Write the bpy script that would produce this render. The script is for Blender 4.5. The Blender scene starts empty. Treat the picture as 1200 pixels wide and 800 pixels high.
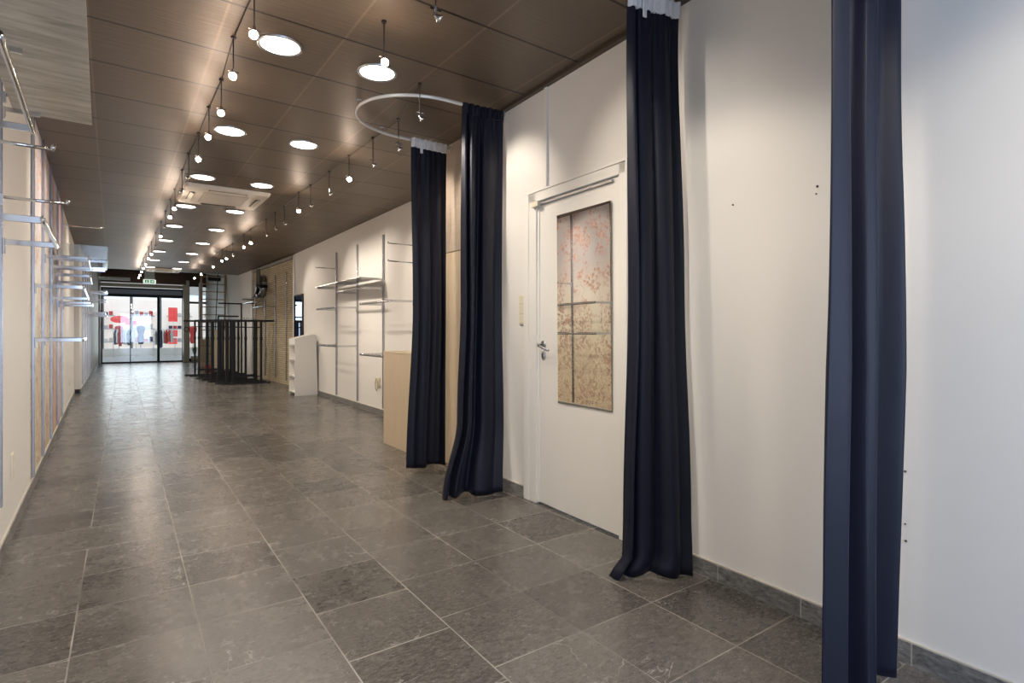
import bpy, bmesh, math, random
from mathutils import Vector, Matrix
R = math.radians
PI = math.pi
random.seed(7)
sc = bpy.context.scene
COL = sc.collection

# ------------------------------------------------------------------ camera, world, exposure
CZ = 1.19
cam = bpy.data.cameras.new('camera')
cam.sensor_width = 36
cam.lens = 36 * 650 / 1200
cam.shift_y = -11 / 1200
cam.clip_start = 0.05
co = bpy.data.objects.new('camera', cam)
COL.objects.link(co)
co.location = (0, 0, CZ)
co.rotation_euler = (R(90), 0, R(-35))
sc.camera = co
sc.view_settings.view_transform = 'Standard'
sc.view_settings.look = 'None'
sc.view_settings.gamma = 1
sc.view_settings.use_curve_mapping = False
sc.view_settings.exposure = 0.13
sc.cycles.max_bounces = 8
sc.cycles.diffuse_bounces = 5
sc.cycles.glossy_bounces = 4
sc.cycles.transparent_max_bounces = 16
sc.cycles.sample_clamp_indirect = 6

w = bpy.data.worlds.new('world')
sc.world = w
w.use_nodes = True
wb = w.node_tree.nodes['Background']
wb.inputs[0].default_value = (0.78, 0.88, 1.0, 1)
wb.inputs[1].default_value = 1.0


def light(name, kind, loc, energy, color=(1, 1, 1), rot=(0, 0, 0), **kw):
    l = bpy.data.lights.new(name, kind)
    l.energy = energy
    l.color = color
    for k, v in kw.items():
        setattr(l, k, v)
    o = bpy.data.objects.new(name, l)
    COL.objects.link(o)
    o.location = loc
    o.rotation_euler = rot
    return o


# daylight through the shop window behind the camera and through the glass doors
light('daylight_rear', 'AREA', (1.0, -2.36, 1.5), 92, (0.56, 0.71, 1.0), (R(90), 0, 0), shape='RECTANGLE', size=2.4, size_y=2.3)
light('daylight_front', 'AREA', (0.7, 26.2, 1.6), 50, (0.85, 0.93, 1.0), (R(-90), 0, 0), shape='RECTANGLE', size=2.6, size_y=2.5)

CEIL = 2.88


# ------------------------------------------------------------------ room geometry
def WR(y):                 # right wall, near section with the door
    return 2.295 + .024 * y


def WF(y):                 # right wall, far section
    if y < 12.6:
        return 3.04
    if y < 18.2:
        return 3.04 - (y - 12.6) * .045
    return 2.788


def WL(y):                 # left wall
    if y < 13.6:
        return -.43 - .0257 * y
    return -.70 - .006 * (y - 13.6)


# ------------------------------------------------------------------ mesh helpers
class MB:
    def __init__(s):
        s.b = bmesh.new()

    def box(s, x0, x1, y0, y1, z0, z1, m=None):
        vs = [Vector(p) for p in ((x0, y0, z0), (x1, y0, z0), (x1, y1, z0), (x0, y1, z0), (x0, y0, z1), (x1, y0, z1), (x1, y1, z1), (x0, y1, z1))]
        if m:
            vs = [m @ v for v in vs]
        v = [s.b.verts.new(p) for p in vs]
        for f in ((0, 3, 2, 1), (4, 5, 6, 7), (0, 1, 5, 4), (1, 2, 6, 5), (2, 3, 7, 6), (3, 0, 4, 7)):
            s.b.faces.new([v[i] for i in f])
        return s

    def tube(s, pts, r, n=8, cap=True, flat=1.0):
        pts = [Vector(p) for p in pts]
        rings = []
        for i, p in enumerate(pts):
            if i == 0:
                d = pts[1] - p
            elif i == len(pts) - 1:
                d = p - pts[i - 1]
            else:
                d = (pts[i + 1] - p).normalized() + (p - pts[i - 1]).normalized()
            d.normalize()
            up = Vector((0, 0, 1)) if abs(d.z) < .9 else Vector((0, 1, 0))
            a = d.cross(up).normalized()
            c = a.cross(d).normalized()
            rr = r[i] if isinstance(r, (list, tuple)) else r
            rings.append([s.b.verts.new(p + rr * (flat * math.cos(2 * PI * k / n) * a + math.sin(2 * PI * k / n) * c)) for k in range(n)])
        for i in range(len(rings) - 1):
            for k in range(n):
                s.b.faces.new((rings[i][k], rings[i][(k + 1) % n], rings[i + 1][(k + 1) % n], rings[i + 1][k]))
        if cap:
            s.b.faces.new(rings[0][::-1])
            s.b.faces.new(rings[-1])
        return s

    def lathe(s, prof, n=24, m=None, cap0=False, cap1=False):
        m = m or Matrix()
        rings = []
        for r_, z in prof:
            rings.append([s.b.verts.new(m @ Vector((r_ * math.cos(2 * PI * k / n), r_ * math.sin(2 * PI * k / n), z))) for k in range(n)])
        for i in range(len(rings) - 1):
            for k in range(n):
                s.b.faces.new((rings[i][k], rings[i][(k + 1) % n], rings[i + 1][(k + 1) % n], rings[i + 1][k]))
        if cap0:
            s.b.faces.new(rings[0][::-1])
        if cap1:
            s.b.faces.new(rings[-1])
        return s

    def prism(s, poly, d0, d1, f):
        """poly in 2D, f(u,v,d)->xyz"""
        a = [s.b.verts.new(f(u, v, d0)) for u, v in poly]
        b = [s.b.verts.new(f(u, v, d1)) for u, v in poly]
        n = len(poly)
        for i in range(n):
            s.b.faces.new((a[i], a[(i + 1) % n], b[(i + 1) % n], b[i]))
        s.b.faces.new(a[::-1])
        s.b.faces.new(b)
        return s

    def build(s, name, mat, parent=None, smooth=False, bevel=0, fix=True):
        if fix:
            bmesh.ops.recalc_face_normals(s.b, faces=s.b.faces)
        me = bpy.data.meshes.new(name)
        s.b.to_mesh(me)
        s.b.free()
        me.materials.append(mat)
        if smooth:
            for p in me.polygons:
                p.use_smooth = True
        o = bpy.data.objects.new(name, me)
        COL.objects.link(o)
        if parent:
            o.parent = parent
        if bevel:
            md = o.modifiers.new('bevel', 'BEVEL')
            md.width = bevel
            md.segments = 2
            md.limit_method = 'ANGLE'
        return o


def tag(o, label=None, cat=None, group=None, kind=None):
    if label:
        o['label'] = label
    if cat:
        o['category'] = cat
    if group:
        o['group'] = group
    if kind:
        o['kind'] = kind
    return o


def empty(name, loc, rz=0, label=None, cat=None, group=None, kind=None):
    o = bpy.data.objects.new(name, None)
    o.empty_display_size = .1
    COL.objects.link(o)
    o.location = loc
    o.rotation_euler = (0, 0, rz)
    return tag(o, label, cat, group, kind)


def struct(o):
    o['kind'] = 'structure'
    return o


def wall_frame(y, side):
    """location, rotation of a local frame on a wall: local x along the wall, local y into the room"""
    if side == 'R':
        return (WR(y), y, 0), math.atan2(1, .024)
    if side == 'F':
        return (WF(y), y, 0), (PI / 2 if y < 12.6 else math.atan2(1, -.045))
    b = -.0257 if y < 13.6 else -.006
    return (WL(y), y, 0), math.atan2(-1, -b)


# ------------------------------------------------------------------ materials
def new_mat(name):
    m = bpy.data.materials.new(name)
    m.use_nodes = True
    nt = m.node_tree
    return m, nt, nt.nodes['Principled BSDF']


class N:
    def __init__(s, nt):
        s.nt = nt

    def __call__(s, t, **kw):
        n = s.nt.nodes.new(t)
        ins = kw.pop('ins', {})
        for k, v in kw.items():
            setattr(n, k, v)
        for k, v in ins.items():
            if isinstance(v, bpy.types.NodeSocket):
                s.nt.links.new(v, n.inputs[k])
            else:
                n.inputs[k].default_value = v
        return n

    def math(s, op, a, b=0.0, c=0.0, clamp=False):
        n = s('ShaderNodeMath', operation=op, ins={0: a, 1: b, 2: c})
        n.use_clamp = clamp
        return n.outputs[0]

    def mix(s, f, a, b, blend='MIX'):
        n = s('ShaderNodeMix', data_type='RGBA', blend_type=blend)
        for k, v in ((0, f), (6, a), (7, b)):
            if isinstance(v, bpy.types.NodeSocket):
                s.nt.links.new(v, n.inputs[k])
            else:
                n.inputs[k].default_value = v if k == 0 else (tuple(v) + (1,) if len(v) == 3 else v)
        return n.outputs[2]

    def noise(s, vec, scale, detail=3, rough=.5, dist=0):
        n = s('ShaderNodeTexNoise', ins={'Scale': scale, 'Detail': detail, 'Roughness': rough, 'Distortion': dist})
        if vec is not None:
            s.nt.links.new(vec, n.inputs['Vector'])
        return n.outputs[0]

    def ramp(s, f, stops):
        n = s('ShaderNodeValToRGB', ins={0: f})
        e = n.color_ramp.elements
        while len(e) < len(stops):
            e.new(.5)
        for q, (p, c) in zip(e, stops):
            q.position = p
            q.color = tuple(c) + (1,) if len(c) == 3 else c
        return n.outputs[0]

    def mapping(s, vec, scale=(1, 1, 1), rot=(0, 0, 0), loc=(0, 0, 0)):
        return s('ShaderNodeMapping', ins={'Vector': vec, 'Scale': scale, 'Rotation': rot, 'Location': loc}).outputs[0]

    def link(s, a, b):
        s.nt.links.new(a, b)


def simple(name, col, rough=.5, metal=0, spec=.5, noise=0, nscale=8, bump=0, coat=0, sheen=0):
    m, nt, p = new_mat(name)
    p.inputs['Base Color'].default_value = (*col, 1)
    p.inputs['Roughness'].default_value = rough
    p.inputs['Metallic'].default_value = metal
    p.inputs['Specular IOR Level'].default_value = spec
    p.inputs['Coat Weight'].default_value = coat
    p.inputs['Sheen Weight'].default_value = sheen
    g = N(nt)
    tc = g('ShaderNodeTexCoord').outputs['Object']
    f = g.noise(tc, nscale, 4)
    if noise:
        c2 = tuple(max(0, x * (1 - noise)) for x in col)
        g.link(g.mix(f, c2, col), p.inputs['Base Color'])
    if bump:
        b = g('ShaderNodeBump', ins={'Strength': bump, 'Distance': .01, 'Height': f})
        g.link(b.outputs[0], p.inputs['Normal'])
    return m


def emit(name, col, strength):
    m, nt, p = new_mat(name)
    p.inputs['Base Color'].default_value = (*col, 1)
    p.inputs['Emission Color'].default_value = (*col, 1)
    p.inputs['Emission Strength'].default_value = strength
    return m


M = {}
M['wall'] = simple('wall_paint', (.80, .78, .745), .55, noise=.05, nscale=1.3, bump=.04)
M['white'] = simple('white_lacquer', (.80, .785, .745), .3, noise=.02)
M['cream'] = simple('cream_paint', (.70, .62, .47), .45, noise=.05)
M['chrome'] = simple('chrome', (.60, .61, .63), .10, metal=1)
M['steel'] = simple('brushed_steel', (.52, .53, .56), .3, metal=1, noise=.2, nscale=30)
M['galv'] = simple('galvanised_steel', (.60, .62, .68), .35, metal=.8, noise=.2, nscale=20)
M['black'] = simple('black_powder_coat', (.006, .006, .009), .5, noise=.2, nscale=20)
M['darkrod'] = simple('dark_rod', (.035, .03, .028), .35, metal=.5)
M['railwhite'] = simple('white_enamel_rail', (.78, .77, .74), .25, metal=.2)
M['plastic'] = simple('ivory_plastic', (.72, .67, .52), .35)
M['whiteplastic'] = simple('white_plastic', (.80, .79, .76), .35)
M['acw'] = simple('unit_plastic', (.80, .74, .64), .4)
M['acdark'] = simple('louvre_dark', (.10, .085, .07), .5)
M['acgrille'] = simple('grille_beige', (.42, .37, .30), .5)
M['tape'] = simple('white_gather_tape', (.82, .82, .84), .8, noise=.1, nscale=40)
M['grout'] = simple('pale_grout', (.5, .47, .41), .8)
M['screw'] = simple('dark_screw', (.08, .07, .06), .4, metal=.6)
M['wooddark'] = simple('brown_beam', (.12, .055, .028), .5, noise=.2, nscale=5)
M['red'] = simple('red_cloth', (.55, .03, .03), .7)
M['navycloth'] = simple('navy_cloth', (.03, .035, .08), .8)
M['paving'] = simple('pale_paving', (.55, .54, .52), .7, noise=.15, nscale=4)
M['facade'] = simple('pale_facade', (.72, .68, .62), .8, noise=.1, nscale=3)
M['green'] = simple('plant_green', (.12, .28, .04), .6)
M['exitgreen'] = emit('exit_green', (.02, .30, .12), .5)
M['exitwhite'] = emit('exit_white', (.85, .9, .8), .9)
M['bulb'] = emit('halogen_bulb', (1, .84, .64), 25)
M['bulbdim'] = emit('halogen_bulb_side', (1, .88, .72), 1.3)
M['lamp'] = emit('downlight_glass', (1, .96, .86), 7)
M['shopglow'] = emit('lit_shop_interior', (.75, .69, .65), .6)
M['shopcool'] = emit('lit_shop_back', (.80, .88, 1), .8)
M['poster'] = emit('backlit_red_poster', (.7, .06, .06), .6)


def curtain_mat():
    m, nt, p = new_mat('navy_satin')
    g = N(nt)
    tc = g('ShaderNodeTexCoord').outputs['Object']
    f = g.noise(tc, 3, 4)
    g.link(g.mix(f, (.0022, .0034, .0125), (.0042, .0058, .018)), p.inputs['Base Color'])
    p.inputs['Roughness'].default_value = .52
    p.inputs['Specular IOR Level'].default_value = .34
    p.inputs['Sheen Weight'].default_value = .06
    p.inputs['Sheen Roughness'].default_value = .4
    p.inputs['Sheen Tint'].default_value = (.75, .78, .95, 1)
    b = g('ShaderNodeBump', ins={'Strength': .25, 'Distance': .01, 'Height': g.noise(tc, 9, 3)})
    g.link(b.outputs[0], p.inputs['Normal'])
    return m


M['curtain'] = curtain_mat()


def floor_mat():
    m, nt, p = new_mat('bluestone_tiles')
    g = N(nt)
    tc = g('ShaderNodeTexCoord').outputs['Object']
    sx = g('ShaderNodeSeparateXYZ', ins={0: tc})
    T = .4135
    X = g.math('DIVIDE', g.math('SUBTRACT', sx.outputs[0], 1.905 - 8 * T), T)
    ic = g.math('FLOOR', X)
    sh = g.math('MULTIPLY_ADD', g.math('LESS_THAN', ic, 4.5), .11, g.math('MULTIPLY', g.math('COMPARE', ic, 5.0, .4), -.085))
    Y = g.math('DIVIDE', g.math('SUBTRACT', g.math('SUBTRACT', sx.outputs[1], 1.235 - 16 * T), sh), T)
    ix, iy = g.math('FLOOR', X), g.math('FLOOR', Y)
    # some tiles are twice as long: merge pairs along x by hash of the pair
    px = g.math('FLOOR', g.math('MULTIPLY', g.math('ADD', ix, iy), .5))
    pc = g('ShaderNodeCombineXYZ', ins={0: px, 1: iy, 2: 3.3}).outputs[0]
    ph = g('ShaderNodeTexWhiteNoise', noise_dimensions='3D', ins={'Vector': pc}).outputs[0]
    merge = g.math('LESS_THAN', ph, .10)
    par = g.math('SUBTRACT', g.math('ADD', ix, iy), g.math('MULTIPLY', px, 2))      # 0 or 1 in the pair
    cx = g.math('MULTIPLY_ADD', merge, g.math('SUBTRACT', g.math('ADD', px, 100.5), ix), ix)
    cell = g('ShaderNodeCombineXYZ', ins={0: cx, 1: iy, 2: 0}).outputs[0]
    wn = g('ShaderNodeTexWhiteNoise', noise_dimensions='3D', ins={'Vector': cell})
    rnd = wn.outputs[0]
    fx, fy = g.math('FRACT', X), g.math('FRACT', Y)
    jw = .0065
    left = g.math('LESS_THAN', fx, jw)
    right = g.math('GREATER_THAN', fx, 1 - jw)
    kl = g.math('MULTIPLY', left, g.math('SUBTRACT', 1.0, g.math('MULTIPLY', merge, par)))
    kr = g.math('MULTIPLY', right, g.math('SUBTRACT', 1.0, g.math('MULTIPLY', merge, g.math('SUBTRACT', 1.0, par))))
    jy = g.math('MAXIMUM', g.math('LESS_THAN', fy, jw), g.math('GREATER_THAN', fy, 1 - jw))
    joint = g.math('MAXIMUM', g.math('MAXIMUM', kl, kr), jy)
    big = g.noise(tc, .9, 3)
    jstr = g.ramp(g.noise(tc, 1.7, 2), [(.38, (.12,) * 3), (.6, (1, 1, 1))])
    off = g('ShaderNodeVectorMath', operation='MULTIPLY_ADD', ins={0: wn.outputs[1], 1: (30, 30, 30), 2: tc}).outputs[0]
    n1 = g.noise(off, 5, 8, .72)
    n2 = g.noise(g.mapping(off, (1, 2.2, 1)), 38, 6, .75, .3)
    n3 = g.noise(off, 120, 3, .6)
    base = g.ramp(rnd, [(.0, (.022, .021, .020)), (.26, (.034, .031, .029)), (.38, (.072, .066, .060)), (1, (.112, .102, .091))])
    base = g.mix(g.ramp(n1, [(.30, (0,) * 3), (.80, (.6,) * 3)]), base, (.120, .110, .098))
    base = g.mix(g.math('MULTIPLY', g.ramp(n2, [(.42, (0,) * 3), (.74, (1,) * 3)]), .65), base, (.23, .212, .188))
    base = g.mix(g.math('MULTIPLY', g.ramp(n2, [(.28, (1,) * 3), (.47, (0,) * 3)]), .6), base, (.036, .033, .031))
    base = g.mix(g.math('MULTIPLY', g.ramp(n3, [(.62, (0,) * 3), (.72, (1,) * 3)]), .5), base, (.42, .40, .37))
    # small white fossil specks and calcite streaks
    v = g('ShaderNodeTexVoronoi', feature='F1', ins={'Vector': off, 'Scale': 26, 'Randomness': 1}).outputs[0]
    sp = g.math('MULTIPLY', g.math('LESS_THAN', v, .10), g.math('GREATER_THAN', g.noise(off, 5, 2), .55))
    base = g.mix(g.math('MULTIPLY', sp, .5), base, (.42, .40, .37))
    vv = g.math('ABSOLUTE', g.math('SUBTRACT', g.noise(off, 2.2, 4, .6, .8), .5))
    vein = g.math('MULTIPLY', g.math('LESS_THAN', vv, .0035), g.math('GREATER_THAN', g.noise(off, 1.6, 1), .58))
    base = g.mix(g.math('MULTIPLY', vein, .35), base, (.5, .48, .45))
    base = g.mix(g.math('MULTIPLY', joint, jstr), base, (.33, .305, .265))
    g.link(base, p.inputs['Base Color'])
    rough = g.math('MULTIPLY_ADD', n1, .28, .12)
    g.link(g.math('ADD', rough, g.math('MULTIPLY', joint, .2)), p.inputs['Roughness'])
    p.inputs['Specular IOR Level'].default_value = .48
    h = g.math('SUBTRACT', g.math('MULTIPLY', n2, .25), g.math('MULTIPLY', joint, .8))
    b = g('ShaderNodeBump', ins={'Strength': .22, 'Distance': .004, 'Height': h})
    g.link(b.outputs[0], p.inputs['Normal'])
    return m


M['floor'] = floor_mat()


def skirting_mat():
    m, nt, p = new_mat('stone_skirting')
    g = N(nt)
    tc = g('ShaderNodeTexCoord').outputs['Object']
    n1 = g.noise(g.mapping(tc, (1, 3, 8)), 7, 6, .7, .5)
    sx = g('ShaderNodeSeparateXYZ', ins={0: tc})
    wn = g('ShaderNodeTexWhiteNoise', noise_dimensions='1D', ins={'W': g.math('FLOOR', g.math('DIVIDE', sx.outputs[1], .2))}).outputs[0]
    base = g.mix(g.ramp(n1, [(.3, (0,) * 3), (.7, (1,) * 3)]), (.045, .045, .047), (.36, .35, .335))
    base = g.mix(g.math('MULTIPLY', wn, .35), base, (.06, .06, .06))
    jt = g.math('LESS_THAN', g.math('FRACT', g.math('DIVIDE', sx.outputs[1], .4)), .013)
    base = g.mix(g.math('MULTIPLY', jt, .7), base, (.45, .42, .38))
    g.link(base, p.inputs['Base Color'])
    p.inputs['Roughness'].default_value = .45
    return m


M['skirt'] = skirting_mat()


def ceiling_mat():
    m, nt, p = new_mat('bronze_ceiling_tiles')
    g = N(nt)
    tc = g('ShaderNodeTexCoord').outputs['Object']
    mp = g.mapping(tc, (1, 1, 1), (0, 0, R(.78 * -1)))
    sx = g('ShaderNodeSeparateXYZ', ins={0: mp})
    X = g.math('DIVIDE', g.math('SUBTRACT', sx.outputs[0], .49 - 10 * .597), .597)
    Y = g.math('DIVIDE', g.math('SUBTRACT', sx.outputs[1], 3.735 - 20 * .58), .58)
    fx, fy = g.math('FRACT', X), g.math('FRACT', Y)
    jy = g.math('LESS_THAN', g.math('ABSOLUTE', g.math('SUBTRACT', fy, .5)), .5 - .014)
    gy = g.math('SUBTRACT', 1.0, jy)
    gx = g.math('SUBTRACT', 1.0, g.math('LESS_THAN', g.math('ABSOLUTE', g.math('SUBTRACT', fx, .5)), .5 - .012))
    cell = g('ShaderNodeCombineXYZ', ins={0: g.math('FLOOR', X), 1: g.math('FLOOR', Y)}).outputs[0]
    wn = g('ShaderNodeTexWhiteNoise', noise_dimensions='3D', ins={'Vector': cell})
    st = g.noise(g.mapping(tc, (1, 14, 1)), 5, 4, .6)
    base = g.mix(wn.outputs[0], (.122, .092, .064), (.148, .112, .078))
    base = g.mix(g.math('MULTIPLY', st, .35), base, (.16, .12, .085))
    base = g.mix(g.math('MULTIPLY', gx, .5), base, (.26, .19, .13))
    base = g.mix(gy, base, (.012, .009, .007))
    g.link(base, p.inputs['Base Color'])
    p.inputs['Roughness'].default_value = .47
    p.inputs['Metallic'].default_value = .22
    p.inputs['Specular IOR Level'].default_value = .6
    h = g.math('SUBTRACT', g.math('MULTIPLY', g.noise(g.mapping(tc, (1.2, 16, 1)), 4, 3), .9), g.math('MULTIPLY', gy, .4))
    b = g('ShaderNodeBump', ins={'Strength': .3, 'Distance': .01, 'Height': h})
    tilt = g('ShaderNodeVectorMath', operation='MULTIPLY_ADD', ins={0: wn.outputs[1], 1: (.02, .02, 0), 2: b.outputs[0]})
    g.link(tilt.outputs[0], p.inputs['Normal'])
    return m


M['ceil'] = ceiling_mat()


def oak_mat(name, c1, c2, scale):
    m, nt, p = new_mat(name)
    g = N(nt)
    tc = g('ShaderNodeTexCoord').outputs['Object']
    n = g.noise(g.mapping(tc, scale), 3, 6, .65, .3)
    n2 = g.noise(g.mapping(tc, tuple(x * 4 for x in scale)), 5, 3)
    c = g.mix(n, c1, c2)
    c = g.mix(g.math('MULTIPLY', n2, .25), c, c1)
    g.link(c, p.inputs['Base Color'])
    p.inputs['Roughness'].default_value = .45
    return m


M['oak'] = oak_mat('pale_oak_vertical', (.52, .41, .28), (.68, .56, .41), (9, 9, .7))
M['oakgrey'] = oak_mat('grey_oak_horizontal', (.36, .29, .22), (.52, .44, .35), (1.2, .9, 16))
M['ladder'] = oak_mat('ladder_wood', (.34, .23, .13), (.48, .34, .2), (8, 8, 1))


def glass_mat(name, tint=(.95, .98, .97), refl=.12, rough=.02):
    m = bpy.data.materials.new(name)
    m.use_nodes = True
    nt = m.node_tree
    for n in list(nt.nodes):
        if n.type != 'OUTPUT_MATERIAL':
            nt.nodes.remove(n)
    out = nt.nodes['Material Output']
    g = N(nt)
    t = g('ShaderNodeBsdfTransparent', ins={'Color': (*tint, 1)})
    gl = g('ShaderNodeBsdfGlossy', ins={'Color': (1, 1, 1, 1), 'Roughness': rough})
    fr = g('ShaderNodeFresnel', ins={'IOR': 1.5})
    f = g.math('ADD', fr.outputs[0], refl, clamp=True)
    mx = g('ShaderNodeMixShader', ins={0: f, 1: t.outputs[0], 2: gl.outputs[0]})
    g.link(mx.outputs[0], out.inputs['Surface'])
    return m


def reflection_streak_glass():
    m = glass_mat('painted_reflection_glass', (.80, .83, .80), .22, .08)
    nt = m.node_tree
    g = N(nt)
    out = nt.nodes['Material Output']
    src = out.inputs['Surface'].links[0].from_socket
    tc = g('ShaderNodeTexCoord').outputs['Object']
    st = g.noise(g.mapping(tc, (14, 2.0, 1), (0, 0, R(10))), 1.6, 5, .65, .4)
    col = g.ramp(st, [(.3, (.55, .54, .49)), (.5, (.80, .78, .72)), (.7, (.95, .93, .87))])  # pale streaks paint a reflection into the shelf glass colour
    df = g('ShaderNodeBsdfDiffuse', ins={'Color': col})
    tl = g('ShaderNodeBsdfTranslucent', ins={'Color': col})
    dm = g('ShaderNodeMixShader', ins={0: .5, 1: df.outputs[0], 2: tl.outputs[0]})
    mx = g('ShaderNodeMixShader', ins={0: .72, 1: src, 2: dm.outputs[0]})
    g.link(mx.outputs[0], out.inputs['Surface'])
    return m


M['streaky'] = reflection_streak_glass()
M['glass'] = glass_mat('clear_glass', refl=.02)
M['shelfglass'] = glass_mat('shelf_glass', (.86, .90, .87), .30, .10)
M['trayglass'] = glass_mat('tray_acrylic', (.88, .90, .86), .22, .08)
M['mirror'] = simple('mirror_silver', (.86, .85, .82), .01, metal=1)


def upright_mat():
    m, nt, p = new_mat('slotted_chrome')
    g = N(nt)
    tc = g('ShaderNodeTexCoord').outputs['Object']
    sx = g('ShaderNodeSeparateXYZ', ins={0: tc})
    fz = g.math('FRACT', g.math('DIVIDE', sx.outputs[2], .05))
    sl = g.math('MULTIPLY', g.math('LESS_THAN', fz, .45), g.math('LESS_THAN', g.math('ABSOLUTE', sx.outputs[0]), .0065))
    g.link(g.mix(sl, (.46, .475, .52), (.03, .028, .026)), p.inputs['Base Color'])
    g.link(g.math('SUBTRACT', 1.0, sl), p.inputs['Metallic'])
    p.inputs['Roughness'].default_value = .22
    return m


M['upright'] = upright_mat()


def mural_mat():
    m, nt, p = new_mat('blossom_print')
    g = N(nt)
    tc = g('ShaderNodeTexCoord').outputs['Object']
    sx = g('ShaderNodeSeparateXYZ', ins={0: tc})
    z = g.math('DIVIDE', sx.outputs[2], 2.88)
    zn = g.math('MULTIPLY_ADD', g.noise(tc, 1.5, 2), .12, z)
    sky = g.ramp(zn, [(.15, (.78, .70, .52)), (.45, (.84, .79, .63)), (.62, (.72, .69, .62)), (.85, (.48, .47, .50))])
    wob = g('ShaderNodeTexNoise', ins={'Vector': tc, 'Scale': 7.0, 'Detail': 3.0})
    wp = g('ShaderNodeVectorMath', operation='MULTIPLY_ADD', ins={0: wob.outputs[1], 1: (.10, .10, .10), 2: tc}).outputs[0]
    n1 = g.noise(g.mapping(wp, (1, 1, .9), (R(30), 0, 0)), 2.6, 2, .5, .4)
    band = g.math('ABSOLUTE', g.math('SUBTRACT', n1, .5))
    br = g.math('LESS_THAN', band, .0035)
    c = g.mix(g.math('MULTIPLY', br, .7), sky, (.25, .17, .13))
    near = g.ramp(band, [(.05, (1,) * 3), (.12, (0,) * 3)])
    dens = g.math('MULTIPLY', near, g.ramp(g.noise(wp, 5, 3, .6), [(.43, (0,) * 3), (.48, (1,) * 3)]))
    right = g.ramp(g.noise(tc, .9, 1), [(.4, (.6,) * 3), (.6, (1,) * 3)])
    v = g('ShaderNodeTexVoronoi', feature='F1', ins={'Vector': wp, 'Scale': 19.0})
    petal = g.math('LESS_THAN', v.outputs[0], .55)
    tone = g.noise(tc, 24, 3, .7)
    pet = g.ramp(tone, [(.36, (.28, .14, .10)), (.5, (.46, .27, .21)), (.64, (.70, .54, .44))])
    c = g.mix(g.math('MULTIPLY', g.math('MULTIPLY', g.math('MULTIPLY', dens, right), petal), .97), c, pet)
    low = g.ramp(g.math('MULTIPLY_ADD', g.noise(tc, 4, 2), .2, z), [(.36, (1,) * 3), (.48, (0,) * 3)])
    sp = g.ramp(g.noise(tc, 30, 4, .7), [(.47, (0,) * 3), (.56, (1,) * 3)])
    c = g.mix(g.math('MULTIPLY', g.math('MULTIPLY', low, sp), .5), c, (.50, .33, .22))
    stripe = g.ramp(g.noise(g.mapping(tc, (1, 1, .12)), 3.5, 3), [(.42, (0,) * 3), (.56, (1,) * 3)])
    far = g.math('MULTIPLY_ADD', g.math('GREATER_THAN', sx.outputs[1], 7.2), .85, .12)
    c = g.mix(g.math('MULTIPLY', g.math('MULTIPLY', stripe, far), .7), c, (.40, .13, .10))
    g.link(c, p.inputs['Base Color'])
    p.inputs['Roughness'].default_value = .5
    return m


M['mural'] = mural_mat()


def brick_mat():
    m, nt, p = new_mat('stacked_stone_slats')
    g = N(nt)
    tc = g('ShaderNodeTexCoord').outputs['Object']
    sx = g('ShaderNodeSeparateXYZ', ins={0: tc})
    v = g('ShaderNodeCombineXYZ', ins={0: sx.outputs[1], 1: sx.outputs[2]}).outputs[0]
    b = g('ShaderNodeTexBrick', ins={'Vector': v, 'Color1': (.60, .52, .37, 1), 'Color2': (.47, .39, .26, 1), 'Mortar': (.16, .12, .08, 1),
                                     'Scale': 1.0, 'Mortar Size': .006, 'Brick Width': .28, 'Row Height': .048})
    n = g.noise(g.mapping(tc, (1, 2, 9)), 4, 4)
    g.link(g.mix(g.math('MULTIPLY', n, .5), b.outputs[0], (.38, .31, .20)), p.inputs['Base Color'])
    bp = g('ShaderNodeBump', ins={'Strength': .6, 'Distance': .015, 'Height': b.outputs[1]})
    bp.invert = True
    g.link(bp.outputs[0], p.inputs['Normal'])
    p.inputs['Roughness'].default_value = .75
    return m


M['stone'] = brick_mat()

# ------------------------------------------------------------------ structure
f = MB().box(-1.6, 3.6, -2.9, 26.3, -.12, 0).build('floor', M['floor'])
struct(f)
c = MB().box(-1.6, 3.7, -2.9, 18.15, CEIL, CEIL + .14).build('ceiling', M['ceil'])
struct(c)
struct(MB().box(-1.6, 3.7, 18.15, 26.3, 3.75, 3.85).build('ceiling', M['wall']))


def wall_strip(name, fn, ys, side, z0, z1, mat, thick=.16):
    b = MB()
    s = 1 if side > 0 else -1
    poly = [(fn(y), y) for y in ys] + [(fn(y) + s * thick, y) for y in reversed(ys)]
    b.prism(poly, z0, z1, lambda u, v, d: (u, v, d))
    return struct(b.build(name, mat))


YN = 4.78
DY0, DY1, DTOP = 2.262, 3.066, 2.095           # door leaf opening on the right wall
wall_strip('wall_right', WR, [-2.8, DY0 - .004], 1, 0, CEIL, M['wall'])
wall_strip('wall_right', WR, [DY1 + .004, YN - .92], 1, 0, CEIL, M['wall'])
wall_strip('wall_right', WR, [DY0 - .004, DY1 + .004], 1, DTOP + .004, CEIL, M['wall'])
# return behind the fitting cubicle and the far walls
struct(MB().box(WR(4.3) + .02, 3.1, 3.86, 3.98, 0, CEIL).build('wall_return', M['wall']))
wall_strip('wall_far_right', WF, [3.9, 12.55], 1, 0, CEIL, M['wall'])
wall_strip('wall_stone', WF, [12.6, 16.3], 1, 0, 3.75, M['stone'])
wall_strip('wall_far_right', WF, [16.3, 18.2, 26.2], 1, 0, 3.75, M['wall'])
wall_strip('wall_left', WL, [-2.8, 13.55], -1, 0, CEIL, M['wall'])
wall_strip('wall_left', WL, [13.601, 26.2], -1, 0, 3.75, M['wall'], .3)
struct(MB().box(-.80, WL(13.601) + .004, 13.575, 13.62, 0, .085).build('baseboard_column', M['black']))
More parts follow.
